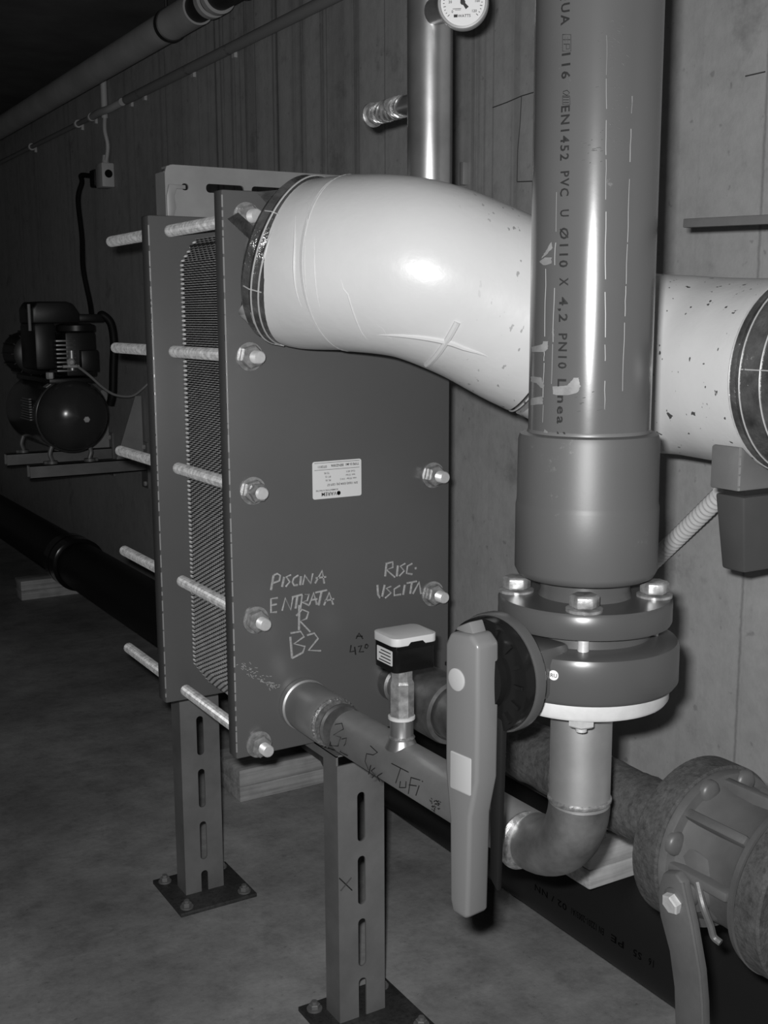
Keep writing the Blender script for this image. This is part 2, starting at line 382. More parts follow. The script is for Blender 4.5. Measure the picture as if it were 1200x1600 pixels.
for i, j, t in ((0, 8, 'PISCINA'), (8, 18, 'ENTRATA'), (18, 20, 'R'), (20, 23, 'B2'), (23, 29, 'RISC.'), (29, 37, 'USCITA'), (37, 39, 'A')):
    strokes(CH[i:j], pc, .0016).build('chalk_writing', M['chalk'], hx, kind='stuff', label='pale hand written '+t)
b = MB()
for k in range(60):
    t = random.random(); x = 372+60*t+random.gauss(0, 4); y = 1040+34*t+random.gauss(0, 6)*(1-abs(t-.4)); a = random.uniform(-.4, 1.2); l = random.uniform(2, 5)
    b.tube([at(x, y, 'y', YF), at(x+l*math.cos(a), y+l*math.sin(a), 'y', YF)], .0004, 4)
b.build('chalk_scribble', M['chalk'], hx, kind='stuff')
DK = [[(568,502),(585,470),(607,502)],[(570,488),(605,488)],[(540,538),(534,577),(567,570)],[(560,548),(566,592)],[(580,547),(600,540),(586,577),(612,575)],[(622,536),(618,552),(630,556),(638,542),(628,533),(622,536)]]
b = strokes(DK, pc, .0011)
for l in ([(378,436),(384,430),(384,444)], [(391,462),(378,472),(377,480),(386,477),(386,472)], [(398,468),(404,470),(392,478)]): b.tube([at(x, y, 'y', YF) for x, y in l], .0010, 5)
b.build('pen_writing', M['ink'], hx, kind='stuff', label='small black pen writing A 420')

# ---------------------------------------------------------------- support stand (slotted struts)
def strut(b, x0, x1, y, z0, z1, d, zs, sw, sl, t=.0028):
    "C channel standing on z0 with slotted front face at y"
    xc = (x0+x1)/2; holes = [rrect(sw, min(sl, 9), sw/2-.0001, 4, 0, zc-z0) for zc in zs]
    w_ = x1-x0
    b.prism([(-w_/2, 0), (w_/2, 0), (w_/2, z1-z0), (-w_/2, z1-z0)], (xc, y, z0), (1, 0, 0), (0, 0, 1), (0, t, 0), holes)
    b.box((x0, y+t, z0), (x0+t, y+d, z1)); b.box((x1-t, y+t, z0), (x1, y+d, z1))
    b.box((x0+t, y+d-t, z0), (x0+.009, y+d, z1)); b.box((x1-.009, y+d-t, z0), (x1-t, y+d, z1))
st = thing('support_stand', 'galvanised slotted strut stand with two legs under the heat exchanger', 'stand', (.75, 1.6, 0))
YL1, YL2 = 1.326, 1.79
def zpx(px, py, y): return at(px, py, 'y', y).z
b = MB(); z1 = .392; cs = [zpx(561, 1277, YL1), zpx(566, 1375, YL1), zpx(570, 1471, YL1), zpx(573, 1562, YL1)]
xl, xr = at(527, 1215, 'y', YL1).x, at(600, 1215, 'y', YL1).x
strut(b, xl, xr, YL1, .006, z1, .041, cs, .0125, .073); lg = b.build('leg', M['strut'], st, smooth=30)
strokes([[(530, 1372), (550, 1391)], [(549, 1371), (532, 1392)]], lambda x, y: at(x, y, 'y', YL1), .0010).build('cross_mark', M['ink'], lg, label='black pen cross')
b = MB(); cs2 = [zpx(315, 1149, YL2), zpx(318, 1231, YL2), zpx(322, 1312, YL2), zpx(324, 1388, YL2)]
xl2, xr2 = at(281, 1120, 'y', YL2).x, at(342, 1120, 'y', YL2).x
strut(b, xl2, xr2, YL2, .006, .42, .041, cs2, .0125, .070); b.build('leg', M['strut'], st, smooth=30)
b = MB(); b.box((xl, YL1+.003, z1-.0), (xl+.003, YL2+.03, z1+.014)); b.box((xl, YL1+.003, z1+.012), (xl+.041, YL2+.03, z1+.0145)); b.box((xl+.038, YL1+.003, z1), (xl+.041, YL2+.03, z1+.014))
b.build('beam', M['strut'], st, smooth=30)
for xx, yy, s in (((xl+xr)/2+.004, YL1-.006, .074), ((xl2+xr2)/2+.004, YL2+.014, .070)):
    bp = MB().box((xx-s, yy-s, 0), (xx+s, yy+s, .007)).build('base_plate', M['baseplate'], st, bevel=.001, label='dark blackened steel base plate')
    b0 = None
    for i, j in ((-1, -1), (-1, 1), (1, -1), (1, 1)):
        q = V((xx+i*s*.76, yy+j*s*.76, .007)); b = MB().lathe(q, (0, 0, 1), [(.0115, 0), (.0115, .002), (.006, .0022)], 18); b.hex(q+V((0, 0, .002)), (0, 0, 1), .0085, .007, i*.4); b.cyl(q+V((0, 0, .008)), q+V((0, 0, .013)), .0045, 10)
        b.build('anchor_bolt', M['strut'], bp, smooth=25)
# ---------------------------------------------------------------- wall cantilever behind the exchanger
YB = 1.688
xL = at(258, 290, 'y', YB).x; xR = at(655, 290, 'y', YB).x; L_ = xR-xL; zt_, zb_ = at(300, 259, 'y', YB).z, 1.075; hh = zt_-zb_; hz = at(289, 292, 'y', YB).z-zb_
wb = thing('top_rail', 'pale slotted steel channel fixed level behind the top of the exchanger', 'rail', (.8, YB, 1.15))
hs = [rrect(.011, .010, .0045, 3, at(289, 292, 'y', YB).x-xL, hz)]
k = at(322, 292, 'y', YB).x-xL
while k < L_-.08: hs.append(rrect(.062, .013, .0055, 4, k+.031, hz)); k += .075
b = MB(); b.prism([(.0, 0), (L_, 0), (L_, hh), (.012, hh), (.003, hh-.003), (0, hh-.012)], (xL, YB, zb_), (1, 0, 0), (0, 0, 1), (0, .004, 0), hs)
b.box((xL+.010, YB+.004, zt_-.003), (xR, YB+.04, zt_)); b.box((xL, YB+.004, zb_), (xR, YB+.04, zb_+.003)); b.box((xL, YB+.004, zb_), (xL+.004, YB+.04, zt_-.010))
b.build('channel', M['bracket'], wb, smooth=30)
b = MB(); b.prism([(0, 0), (.010, 0), (.014, .012), (.012, .030), (.016, .040), (.030, .040), (.030, .046), (.004, .046), (0, .030)], (xL+.001, YB-.0035, 1.148), (1, 0, 0), (0, 0, 1), (0, .004, 0)); b.build('end_clip', M['bracket'], wb, bevel=.0008)
an = MB().box((XW-.012, 0, 0), (XW, .012, .040)); an.v = [(x, y+at(722, 270, 'x', XW-.01).y-.006, z+at(722, 289, 'x', XW-.01).z) for x, y, z in an.v]
tag(an.build('wall_anchor', M['bracket'], None, bevel=.001), 'small pale upright metal tab on the wall between the steel riser and thick plastic pipe', 'tab')

# ---------------------------------------------------------------- white insulated pipe (S bend)
WR = .103
wp = thing('insulated_pipe', 'white jacketed insulated pipe bending from the exchanger towards the concrete wall', 'pipe', (.69, 1.3, 1.065))
D0 = V((.55, -.80, -.30)).normalized(); C0 = at(474, 411, 'y', 1.312)
X3, Z3 = 1.012, .936
CP = [(C0, .1025), (C0+D0*.012, .1025), (at(560, 413, 'y', 1.236), .103), (at(650, 422, 'y', 1.179), .1035), (at(743, 456, 'y', 1.150), .1055), (at(828, 499, 'y', 1.122), .108), (V((.955, 1.070, .950)), .106), (V((1.005, .98, .940)), .1035), (V((X3, .90, Z3)), .103), (V((X3, .838, Z3)), .103)]
path = spline([c for c, q in CP], 8)
WRAD = [CP[min(i//8, len(CP)-2)][1]+(CP[min(i//8, len(CP)-2)+1][1]-CP[min(i//8, len(CP)-2)][1])*((i-8*min(i//8, len(CP)-2))/8) for i in range(len(path))]
n_ = len(path)
def cum(p):
    c = [0]
    for a, b_ in zip(p, p[1:]): c.append(c[-1]+(b_-a).length)
    return c
cl = cum(path); TL = cl[-1]
def seg_path(s0, s1): return [(p, q) for p, c, q in zip(path, cl, WRAD) if s0-1e-6 <= c <= s1+1e-6]
cuts = [0, .075, .34, TL]
def rj(i, a, r): return r
for i in range(3):
    p = seg_path(cuts[i]-.004, cuts[i+1]+.004); rr = [q+(.0012 if i == 1 else 0) for _, q in p]; p = [a for a, _ in p]
    o = MB().tube(p, rr, 72, True).build('jacket_elbow' if i in (1,) else 'jacket_sleeve', M['jacket'], wp)
# seams, folds and tape of the jacket
def arc_on(s, a0, a1, dr=.0008, skew=0, n=26, wob=0):
    "line round the jacket at arc length s, from angle a0 to a1 (0 = up, 90 = room side)"
    out = []
    for k in range(n+1):
        q = k/n; ss = s+skew*q+wob*math.sin(q*5); j = min(range(n_), key=lambda m: abs(cl[m]-ss)); j = max(1, min(n_-2, j))
        t = (path[j+1]-path[j-1]).normalized(); c = path[j]+t*(ss-cl[j]); up = V((0, 0, 1)); up = (up-t*up.dot(t)).normalized(); sd = t.cross(up)
        a = math.radians(a0+(a1-a0)*q); d = up*math.cos(a)+sd*math.sin(a)
        out.append(c+d*(WRAD[j]+dr))
    return out
sgn = 1
for s, a0, a1, sk, r in ((.078, -30, 330, 0, .0012), (.275, -30, 330, .0, .0010), (.34, -30, 330, .0, .0012)):
    MB().tube(arc_on(s, a0, a1, .0004, sk, 60), r, 6).build('seam', M['jacket'], wp)
for s, a0, a1, sk, r in ((.062, 60, 120, .012, .0016), (.070, 50, 135, .016, .0018), (.077, 45, 150, .02, .0018), (.098, 75, 170, .045, .0020), (.120, 110, 165, .06, .0016)):
    p = arc_on(s, a0, a1, -.0002, sk, 30, .004); m = len(p); MB().tube(p, [max(.0003, r*math.sin(pi*k/(m-1))) for k in range(m)], 6).build('crease', M['jacket'], wp)
# tape strap that gathers the underside of the elbow
b = MB(); p = arc_on(.20, 118, 176, .0015, .0, 10); vs = []; fs = []
MB().tube(arc_on(.205, 118, 166, .0006, .0, 12), .004, 8).build('strap', M['jacket'], wp)
p = arc_on(.13, 140, 128, .0002, .15, 16); m = len(p); MB().tube(p, [max(.0005, .004*math.sin(pi*k/(m-1))) for k in range(m)], 8).build('crease', M['jacket'], wp)
# shiny end caps
co = MB().lathe(C0-D0*.030, D0, [(.04, -.026), (.062, -.014), (.086, -.002), (.0975, .004), (.1035, .010), (.1015, .018), (.105, .022), (.106, .026), (.104, .030), (.1035, .040), (.101, .042), (.05, .042)], 64).build('end_cap', M['foil'], wp, label='shiny clear foil cap at the exchanger end')
ca_, cb_, _ = frame(D0)
for h, r_ in ((.0245, .1062), (.0335, .1042)):
    MB().tube([C0+D0*(h-.03)+(ca_*math.cos(a)+cb_*math.sin(a))*r_ for a in [2*pi*k/72 for k in range(73)]], .0011, 6, False).build('bright_bead', M['foil_line'], co)
for a in (.3, 1.4, 2.6, 3.5, 4.6, 5.6):
    d = ca_*math.cos(a)+cb_*math.sin(a); MB().tube([C0-D0*.018+d*.1035, C0-D0*.008+d*.1065, C0+D0*.008+d*.1045], .0008, 5).build('bright_bead', M['foil_line'], co)
MB().tube([V((.690, YF, 1.071)), C0-D0*.04], .045, 40).build('inner_pipe', M['stain_dark'], wp)
def shard(pts):
    P = [at(x, y, 'y', yy) for x, y, yy in pts]; n = (P[1]-P[0]).cross(P[2]-P[0]).normalized()*.001
    k = len(P); return MB().add(P+[p+n for p in P], [tuple(range(k)), tuple(range(2*k-1, k-1, -1))]+[(i, (i+1) % k, k+(i+1) % k, k+i) for i in range(k)])
shard([(355, 342, 1.375), (372, 332, 1.37), (392, 350, 1.34), (402, 368, 1.33), (388, 372, 1.345)]).build('foil_flap', M['foil'], co)
shard([(412, 505, 1.345), (440, 522, 1.335), (424, 538, 1.35)]).build('foil_flap', M['foil_line'], co)
shard([(392, 462, 1.35), (399, 478, 1.34), (402, 492, 1.345), (396, 486, 1.35)]).build('foil_flap', M['foil'], co)
shard([(400, 300, 1.375), (440, 296, 1.36), (418, 318, 1.36)]).build('foil_flap', M['foil'], co)
YE = .842
c2 = MB().lathe((X3, YE, Z3), (0, -1, 0), [(.102, 0), (.1045, .002), (.1045, .006), (.1025, .010), (.1045, .016), (.104, .022), (.101, .026), (.1005, .052), (.1015, .057), (.0985, .060), (.084, .070), (.055, .076), (.034, .076)], 64).build('end_cap', M['foil'], wp, label='shiny foil cap on the near end')
for h, r_ in ((.0035, .1046), (.017, .1046), (.040, .1011), (.057, .1017)):
    MB().tube([V((X3+math.cos(a)*r_, YE-h, Z3+math.sin(a)*r_)) for a in [2*pi*k/72 for k in range(73)]], .0009, 6, False).build('bright_bead', M['foil_line'], c2)
b = MB()
for k in range(40):
    a = 2*pi*k/40; u = V((math.cos(a), 0, math.sin(a))); b.tube([V((X3, YE-.0605, Z3))+u*.098, V((X3, YE-.0705, Z3))+u*.084, V((X3, YE-.0765, Z3))+u*.055], .0006, 4)
b.build('pleats', M['foil_line'], c2, kind='stuff')
for a in (.6, 2.2, 3.05, 4.3, 5.5):
    u = V((math.cos(a), 0, math.sin(a))); MB().tube([V((X3, YE-.018, Z3))+u*.1042, V((X3, YE-.03, Z3))+u*.1010, V((X3, YE-.056, Z3))+u*.1015], .0008, 5).build('bright_bead', M['foil_line'], c2)
MB().cyl((X3, YE-.07, Z3), (X3, -.5, Z3), .034, 32).build('inner_pipe', M['stain_dark'], wp)

# ---------------------------------------------------------------- upper steel riser with pocket and thermometer
SR = .0287
rs = thing('steel_riser_pipe', 'upright stainless steel pipe rising behind the white insulated bend', 'pipe', (.838, 1.2916, 1.07))
MB().tube(dense(fillet([(.838, YF, 1.071), (.838, 1.2916, 1.071), (.838, 1.2916, ZC)], .055, 12), .1), SR, 40).build('pipe', M['stain'], rs)
MB().lathe((.838, 1.2916, 1.44), (0, 0, 1), [(SR, -.002), (SR+.0012, 0), (SR, .002)], 40).build('weld_bead', M['weld'], rs)
sk = MB().cyl((.838, 1.31, 1.2725), (.838, 1.432, 1.2725), .0125, 20)
sk = sk.build('sensor_pocket', M['stain'], rs, label='wrapped stub pipe pointing away along the wall')
b = MB()
for k in range(10):
    b.tube([V((.838+math.cos(a)*.0135, 1.355+k*.008+.004*math.sin(a*2+k), 1.2725+math.sin(a)*.0135)) for a in [2*pi*j/16 for j in range(17)]], .0012+.0005*random.random(), 5, False)
b.lathe((.838, 1.432, 1.2725), (0, 1, 0), [(.0125, 0), (.0165, .002), (.0165, .006), (.012, .008)], 20)
b.build('hemp_wrap', M['dull'], sk)
th = thing('thermometer', 'round white dial thermometer on the steel riser pipe', 'gauge', (.84, 1.24, 1.37))
gd = V((-.62, -.78, -.05)).normalized(); gc = at(724, 6, 'y', 1.205)
gs = V((.838, 1.2916, gc.z+.004))
MB().cyl(gs+(gc-gs)*.35, gc-gd*.002, .008, 16).build('stem', M['stain'], th)
MB().cyl(gs+V((-.01, -.025, 0)), gs+(gc-gs)*.75, .0155, 20).build('boss', M['stain_dark'], th)
cs_ = MB().lathe(gc, gd, [(.026, -.008), (.0300, -.006), (.0306, .008), (.0292, .011), (.0270, .0115), (.0262, .008)], 48).build('case', M['leverc'], th)
MB().lathe(gc, gd, [(.0262, .0), (.0262, .0084), (.0, .0085)], 48).build('dial', M['glass'], cs_)
gu = V((0, 0, 1)); gu = (gu-gd*gu.dot(gd)).normalized(); gr = gu.cross(gd); gp = gc+gd*.0090
b = MB(); 
for k in range(28):
    a = math.radians(-130+260*k/27); d = gu*math.cos(a)+gr*math.sin(a); l = .003 if k % 3 == 0 else .0018; b.tube([gp+d*.0235, gp+d*(.0235-l)], .00035, 4)
for k, t in enumerate(('0', '20', '40', '60', '80', '100', '120')):
    a = math.radians(-130+260*k/6); d = gu*math.cos(a)+gr*math.sin(a); text_on(b, t, .0042, gp+d*.0155-gr*.0016-gu*.0014, gr, gu)
text_on(b, 'WATTS', .0045, gp-gu*.0165-gr*.0058, gr, gu); b.obox(gp-gu*.0148-gr*.0085, (gr, gu, gd), (.0022, .0016, .0002))
b.obox(gp-gu*.007-gr*.007, (gr, gu, gd), (.005, .0003, .0001)); b.obox(gp-gu*.0085-gr*.006, (gr, gu, gd), (.0035, .0002, .0001))
d = (gr*.62-gu*.78).normalized(); e = d.cross(gd)
b.add([gp+gd*.001+q for q in (d*.0085+e*.0022, d*.0085-e*.0022, d*-.004-e*.0009, -d*.019, d*-.004+e*.0009)], [(0, 1, 2, 3, 4)])
b.lathe(gp, gd, [(.003, 0), (.003, .0015), (.0, .0016)], 16)
b.build('needle_and_scale', M['ink'], cs_, smooth=0)

# ---------------------------------------------------------------- grey PVC pipe
AX = V((.6995, .8105, 0))
def cylfix(p): return V((AX.x, AX.y, p))
pv = thing('pvc_pipe', 'thick grey plastic pipe with printed black lettering standing on the flanged valve', 'pipe', (AX.x, AX.y, .745))
MB().cyl(cylfix(.86), cylfix(ZC), .055, 72).build('pipe', M['pvc'], pv)
MB().lathe(cylfix(.762), (0, 0, 1), [(.058, 0), (.0625, .002), (.0655, .008), (.0655, .066), (.0650, .068), (.0645, .071), (.0640, .126), (.0625, .132), (.059, .1335), (.055, .1336)], 72).build('socket_coupling', M['pvc3'], pv)
MB().lathe(cylfix(.8955), (0, 0, 1), [(.0550, -.004), (.0562, .0), (.0550, .003)], 60).build('glue_bead', M['scrape'], pv)
MB().lathe(cylfix(.740), (0, 0, 1), [(.046, 0), (.043, .004), (.0415, .010), (.0415, .034)], 56).build('neck', M['pvc2'], pv)
def pvc_text(txt, y0, y1, px, hgt, b):
    "prints txt down the pipe between photo rows y0 and y1 in the frame; px = photo column of the text's lower edge"
    p0 = at_cyl(px, y0, AX.xy, .055, 'z'); p1 = at_cyl(px, y1, AX.xy, .055, 'z'); a0 = math.atan2(p0.y-AX.y, p0.x-AX.x)
    vs, fs = text_mesh(txt, 1.0, 1.25, .022); x0 = min(v.x for v in vs); x1 = max(v.x for v in vs); k = (p0.z-p1.z)/(x1-x0); kh = hgt/.72
    b.add([V((AX.x+math.cos(a0+v.y*kh/.055)*.0553, AX.y+math.sin(a0+v.y*kh/.055)*.0553, p0.z-(v.x-x0)*k)) for v in vs], fs)
b = MB(); HT = .0082
for t, y0, y1, px in (('QUA', -16, 40, 878), ('116', 84, 124, 878.5), ('EN1452', 166, 251, 877.5), ('PVC', 268, 307, 876.5), ('U', 328, 339, 876), ('\u00d8110', 356, 418, 875.5), ('X', 434, 447, 875), ('4,2', 464, 503, 874.5), ('PN10', 521, 576, 873.5), ('Linea', 592, 662, 872), ('2', 674, 688, 871)):
    pvc_text(t, y0, y1, px, HT, b)
def pz(x, y): q = at_cyl(x, y, AX.xy, .055, 'z'); return q
for l in ([(879, 54), (892, 54), (892, 80), (879, 80), (879, 54)], [(883, 57), (883, 66)], [(887, 57), (887, 66)], [(881, 69), (890, 69), (890, 76), (885, 77), (885, 69)], [(880, 62), (891, 62)],
          [(880, 143), (886, 141), (890, 145), (886, 149), (880, 146), (880, 143)], [(880, 152), (889, 152)], [(880, 156), (889, 156)], [(880, 160), (889, 160)], [(879, 150), (890, 150), (891, 163), (879, 163), (879, 150)]):
    b.tube([pz(*q) for q in l], .0003, 4)
b.build('lettering', M['ink'], pv, smooth=0, label='black lettering EN1452 PVC U down the pipe')
# stray glue smears, laid on the pipe row by row
def smear(pts):
    b = MB(); y0 = min(p[1] for p in pts); y1 = max(p[1] for p in pts); m = len(pts)
    def span(y):
        xs = [a[0]+(c[0]-a[0])*(y-a[1])/(c[1]-a[1]) for a, c in zip(pts, pts[1:]+pts[:1]) if (a[1] <= y) != (c[1] <= y)]
        return (min(xs)+random.uniform(-.6, .6), max(xs)+random.uniform(-.8, .8)) if len(xs) > 1 else None
    rows = []; y = y0+.3
    while y < y1:
        e = span(y)
        if e: rows.append([pz(e[0]+(e[1]-e[0])*k/8, y) for k in range(9)])
        y += 1.5
    P = []
    for q in rows: P += [V((AX.x+(p.x-AX.x)*1.006, AX.y+(p.y-AX.y)*1.006, p.z)) for p in q]
    b.add(P, [(i*9+k, i*9+k+1, i*9+k+10, i*9+k+9) for i in range(len(rows)-1) for k in range(8)])
    b.build('glue_smear', M['smear'], pv, label='pale dried glue smear')
for s_ in ([(846, 404), (852, 394), (862, 378), (864, 387), (854, 398)], [(843, 409), (852, 402), (862, 402), (862, 412), (850, 415)], [(831, 542), (848, 538), (849, 533), (857, 533), (856, 546), (850, 551), (832, 551)], [(830, 588), (846, 589), (851, 604), (847, 607), (838, 598), (830, 597)], [(830, 622), (848, 619), (849, 632), (830, 633)], [(864, 603), (886, 603), (897, 590), (904, 590), (907, 604), (902, 614), (884, 618), (864, 617)], [(851, 670), (856, 674), (856, 683), (849, 681)]): smear(s_)
b = MB()
for x0, x1, y0, y1, r in ((948, 945, 55, 640, .0004), (988, 972, 150, 625, .0003), (870, 862, 300, 600, .0003), (853, 848, 420, 660, .0003)):
    y = y0
    while y < y1:
        l = random.uniform(15, 110); P = [pz(x0+(x1-x0)*(min(y+l*k/4, y1)-y0)/(y1-y0)+random.uniform(-.5, .5), min(y+l*k/4, y1)) for k in range(5)]
        b.tube(P, r*random.uniform(.5, 1.2), 4); y += l+random.uniform(2, 40)
for k in range(70):
    x = random.gauss(958, 11); y = random.uniform(30, 240); a = random.uniform(-.6, .8); l = random.uniform(1.5, 6); b.tube([pz(x, y), pz(x+l*math.cos(a), y+l*math.sin(a))], .0003, 4)
for k in range(24):
    x = random.gauss(920, 10); y = random.choice((random.uniform(215, 255), random.uniform(610, 660))); l = random.uniform(2, 7); b.tube([pz(x, y), pz(x+l, y-1)], .0003, 4)
b.build('scratch', M['scrape'], pv, kind='stuff')

# ---------------------------------------------------------------- butterfly valve between flanges
va = thing('butterfly_valve', 'grey plastic flanged butterfly valve with a long hanging lever under the thick pipe', 'valve', (AX.x, AX.y, .645))
TOC = V((-AX.x, -AX.y, 0)).normalized(); SDE = V((-TOC.y, TOC.x, 0))   # towards the room, and sideways
MB().lathe(cylfix(.720), (0, 0, 1), [(.05, 0), (.0795, 0), (.0805, .002), (.0805, .020), (.0785, .023), (.05, .0235)], 72).build('top_flange', M['pvc2'], va)
MB().lathe(cylfix(.662), (0, 0, 1), [(.05, 0), (.085, 0), (.088, .004), (.088, .036), (.086, .041), (.080, .043), (.062, .045), (.060, .058)], 72).build('valve_body', M['pvc2'], va)
ANG = math.radians(8); SD = V((-math.cos(ANG), -math.sin(ANG), 0)); SU = V((math.sin(ANG), -math.cos(ANG), 0)); ZS = .690
SO = V((AX.x, AX.y, ZS))
b = MB(); b.obox(SO+SD*.085, (SD, SU, V((0, 0, 1))), (.03, .034, .024)); b.build('stem_neck', M['pvc2'], va, bevel=.006)
MB().lathe(SO+SD*.095, SD, [(.035, 0), (.050, .008), (.0535, .012), (.0535, .020), (.0525, .022)], 56).build('mounting_flange', M['pvc2'], va)
dk = MB().lathe(SO+SD*.1165, SD, [(.051, 0), (.0515, .002), (.0505, .011), (.044, .0125), (.030, .013), (.029, .020), (.02, .021)], 56).build('index_disc', M['blackp'], va, label='glossy black notched index disc')
b = MB()
for k in range(16):
    a = 2*pi*k/16; d = SU*math.cos(a)+V((0, 0, 1))*math.sin(a); b.obox(SO+SD*.130+d*.043, (d, d.cross(SD), SD), (.005, .0016, .0016))
b.build('index_tooth', M['blackp'], dk, kind='stuff')
# bolts
PB = .0635; bolt0 = None
for k, a in enumerate((0, 90, 180, 270)):
    d = TOC*math.cos(math.radians(a))+SDE*math.sin(math.radians(a)); o = V((AX.x, AX.y, 0))+d*PB
    if bolt0 is None:
        bolt0 = MB().cyl(o+V((0, 0, .632)), o+V((0, 0, .745)), .0052, 14).build('bolt', M['zinc'], va)
        MB().hex(o+V((0, 0, .7465)), (0, 0, 1), .0135, .0115, .4).build('bolt_head', M['dull'], bolt0, smooth=25, bevel=.0006)
        MB().lathe(o+V((0, 0, .743)), (0, 0, 1), [(.0165, 0), (.0165, .0025), (.008, .003), (.008, .0035)], 28).build('washer', M['dull'], bolt0)
        MB().hex(o+V((0, 0, .648)), (0, 0, -1), .0125, .011, .2).build('nut', M['zinc'], bolt0, smooth=25)
        bo = o
    else: copy_tree(bolt0, va, o-bo)
stk = MB().lathe(at_cyl(865, 1055, AX.xy, .0882, 'z'), (at_cyl(865, 1055, AX.xy, .0882, 'z')-V((AX.x, AX.y, at_cyl(865, 1055, AX.xy, .0882, 'z').z))), [(.0045, 0), (.0045, .0004), (0, .0004)], 24).build('round_sticker', M['label'], va, label='tiny white round sticker')
nz = (at_cyl(865, 1055, AX.xy, .0882, 'z')-V((AX.x, AX.y, at_cyl(865, 1055, AX.xy, .0882, 'z').z))).normalized(); su_ = V((0, 0, 1)); sr_ = su_.cross(nz)
b = MB(); text_on(b, 'RU', .005, at_cyl(865, 1055, AX.xy, .0882, 'z')+nz*.0006-sr_*.0030-su_*.0018, sr_, su_); b.build('sticker_print', M['ink'], stk, smooth=0)
# lever: outer face along SD, width along SU
lv_pts = [(.0215, .036), (.022, -.02), (.0215, -.085), (.0135, -.120), (.0115, -.212), (.009, -.217), (-.0090, -.217), (-.0125, -.205), (-.0135, -.130), (-.0195, -.085), (-.020, .030), (-.014, .041), (.012, .044)]
LO = SO+SD*.131
lev = MB().prism(lv_pts, LO, SU, (0, 0, 1), SD*.026).build('lever_handle', M['leverp'], va, bevel=.004, bseg=3, label='long mid grey lever handle hanging down')
b = MB(); b.prism([(-.013, 0), (.010, 0), (.0045, .011), (-.012, .003)], LO+V((0, 0, .042))+SD*.004, SU, (0, 0, 1), SD*.016); b.build('pointer', M['leverp'], lev, bevel=.0015)
LF = LO+SD*.0262
b = MB().lathe(LF+SU*-.004+V((0, 0, .001)), SD, [(.0100, -.001), (.0100, .0008), (.0085, .0014), (0, .0012)], 32); b.build('hub_cap', M['leverc'], lev, label='pale round cap')
MB().prism(rrect(.026, .034, .0015, 3), LF+SU*.002+V((0, 0, -.082))-SD*.001, SU, (0, 0, 1), SD*.0016).build('insert_label', M['leverc'], lev, bevel=.0003, label='pale square insert')
MB().cyl(SO+SD*.12, SO+SD*.135, .012, 20).build('stem', M['stain_dark'], va)
tr = MB(); tr.prism([(.010, -.03), (.024, -.034), (.020, -.195), (.010, -.185)], LO-SD*.0085, SU, (0, 0, 1), SD*.007); tr.build('latch', M['rubber'], lev, bevel=.002, label='black latch strip behind the handle')

# ---------------------------------------------------------------- steel pipe 1: from lower left port along the wall, elbow up to the valve
P1 = V((.690, 0, .470))
s1 = thing('inlet_steel_pipe', 'stainless steel pipe with pen writing running from exchanger to elbow below valve', 'pipe', (P1.x, 1.1, P1.z))
PV = V((.6995, .8105, 0)); P1.x = .690
R1 = .0292
pth = dense(fillet([(P1.x, 1.25, P1.z), (PV.x, PV.y, P1.z), (PV.x, PV.y, .650)], .068, 14), .08)
i0 = [i for i, p in enumerate(pth) if p.z > P1.z+.066]
MB().tube([p for p in pth if p.y > .876], R1, 40).build('pipe', M['stain_mid'], s1)
MB().tube([p for p in pth if p.y < .885 and p.z < P1.z+.072], R1+.0004, 40).build('elbow', M['stain_dark'], s1, label='darker heat tinted welded elbow')
MB().tube([V((PV.x, PV.y, P1.z+.066)), V((PV.x, PV.y, .650))], R1, 40).build('riser', M['stain_mid'], s1)
def ringy(y, r=R1): return MB().lathe((P1.x, y, P1.z), (0, 1, 0), [(r-.001, -.004), (r+.0016, -.001), (r+.0016, .001), (r-.001, .004)], 40)
ringy(.885).build('weld_bead', M['weld'], s1)
MB().lathe((PV.x, PV.y, P1.z+.072), (0, 0, 1), [(R1-.001, -.004), (R1+.0016, -.001), (R1+.0016, .001), (R1-.001, .004)], 40).build('weld_bead', M['weld'], s1)
MB().lathe((P1.x, YF-.001, P1.z), (0, -1, 0), [(.036, 0), (.036, .010), (.0335, .0115), (.0335, .015), (.0345, .017), (.0345, .085), (.031, .092), (R1, .094)], 44).build('port_coupling', M['stain_mid'], s1)
b = ringy(1.293, .0315); ringy(1.275).build('weld_bead', M['stain_dark'], s1)
for k in range(40):
    a = 2*pi*k/40; b.lathe((P1.x+math.cos(a)*.0325, 1.293+random.uniform(-.001, .001), P1.z+math.sin(a)*.0325), (0, 1, 0), [(0, -.003), (.002, 0), (0, .003)], 6)
b.build('weld_bead', M['weld'], s1)
TN = V((P1.x, 1.122, 0))
MB().lathe((TN.x, TN.y, P1.z+.022), (0, 0, 1), [(.020, 0), (.0165, .008), (.0142, .013), (.0142, .036)], 32).build('tee_branch', M['stain'], s1)
MB().lathe((TN.x, TN.y, P1.z+R1+.006), (0, 0, 1), [(.0140, -.003), (.0162, 0), (.0140, .003)], 28).build('weld_bead', M['weld'], s1)
MB().lathe(cylfix(.647), (0, 0, 1), [(R1, -.001), (.078, -.001), (.080, .002), (.080, .014), (.078, .016), (R1, .016)], 72).build('backing_flange', M['flangew'], s1, label='whitish alloy backing flange')
def p1(x, y): return at_cyl(400+x*.275, 860+y*.275, (P1.x, P1.z), R1, 'y')
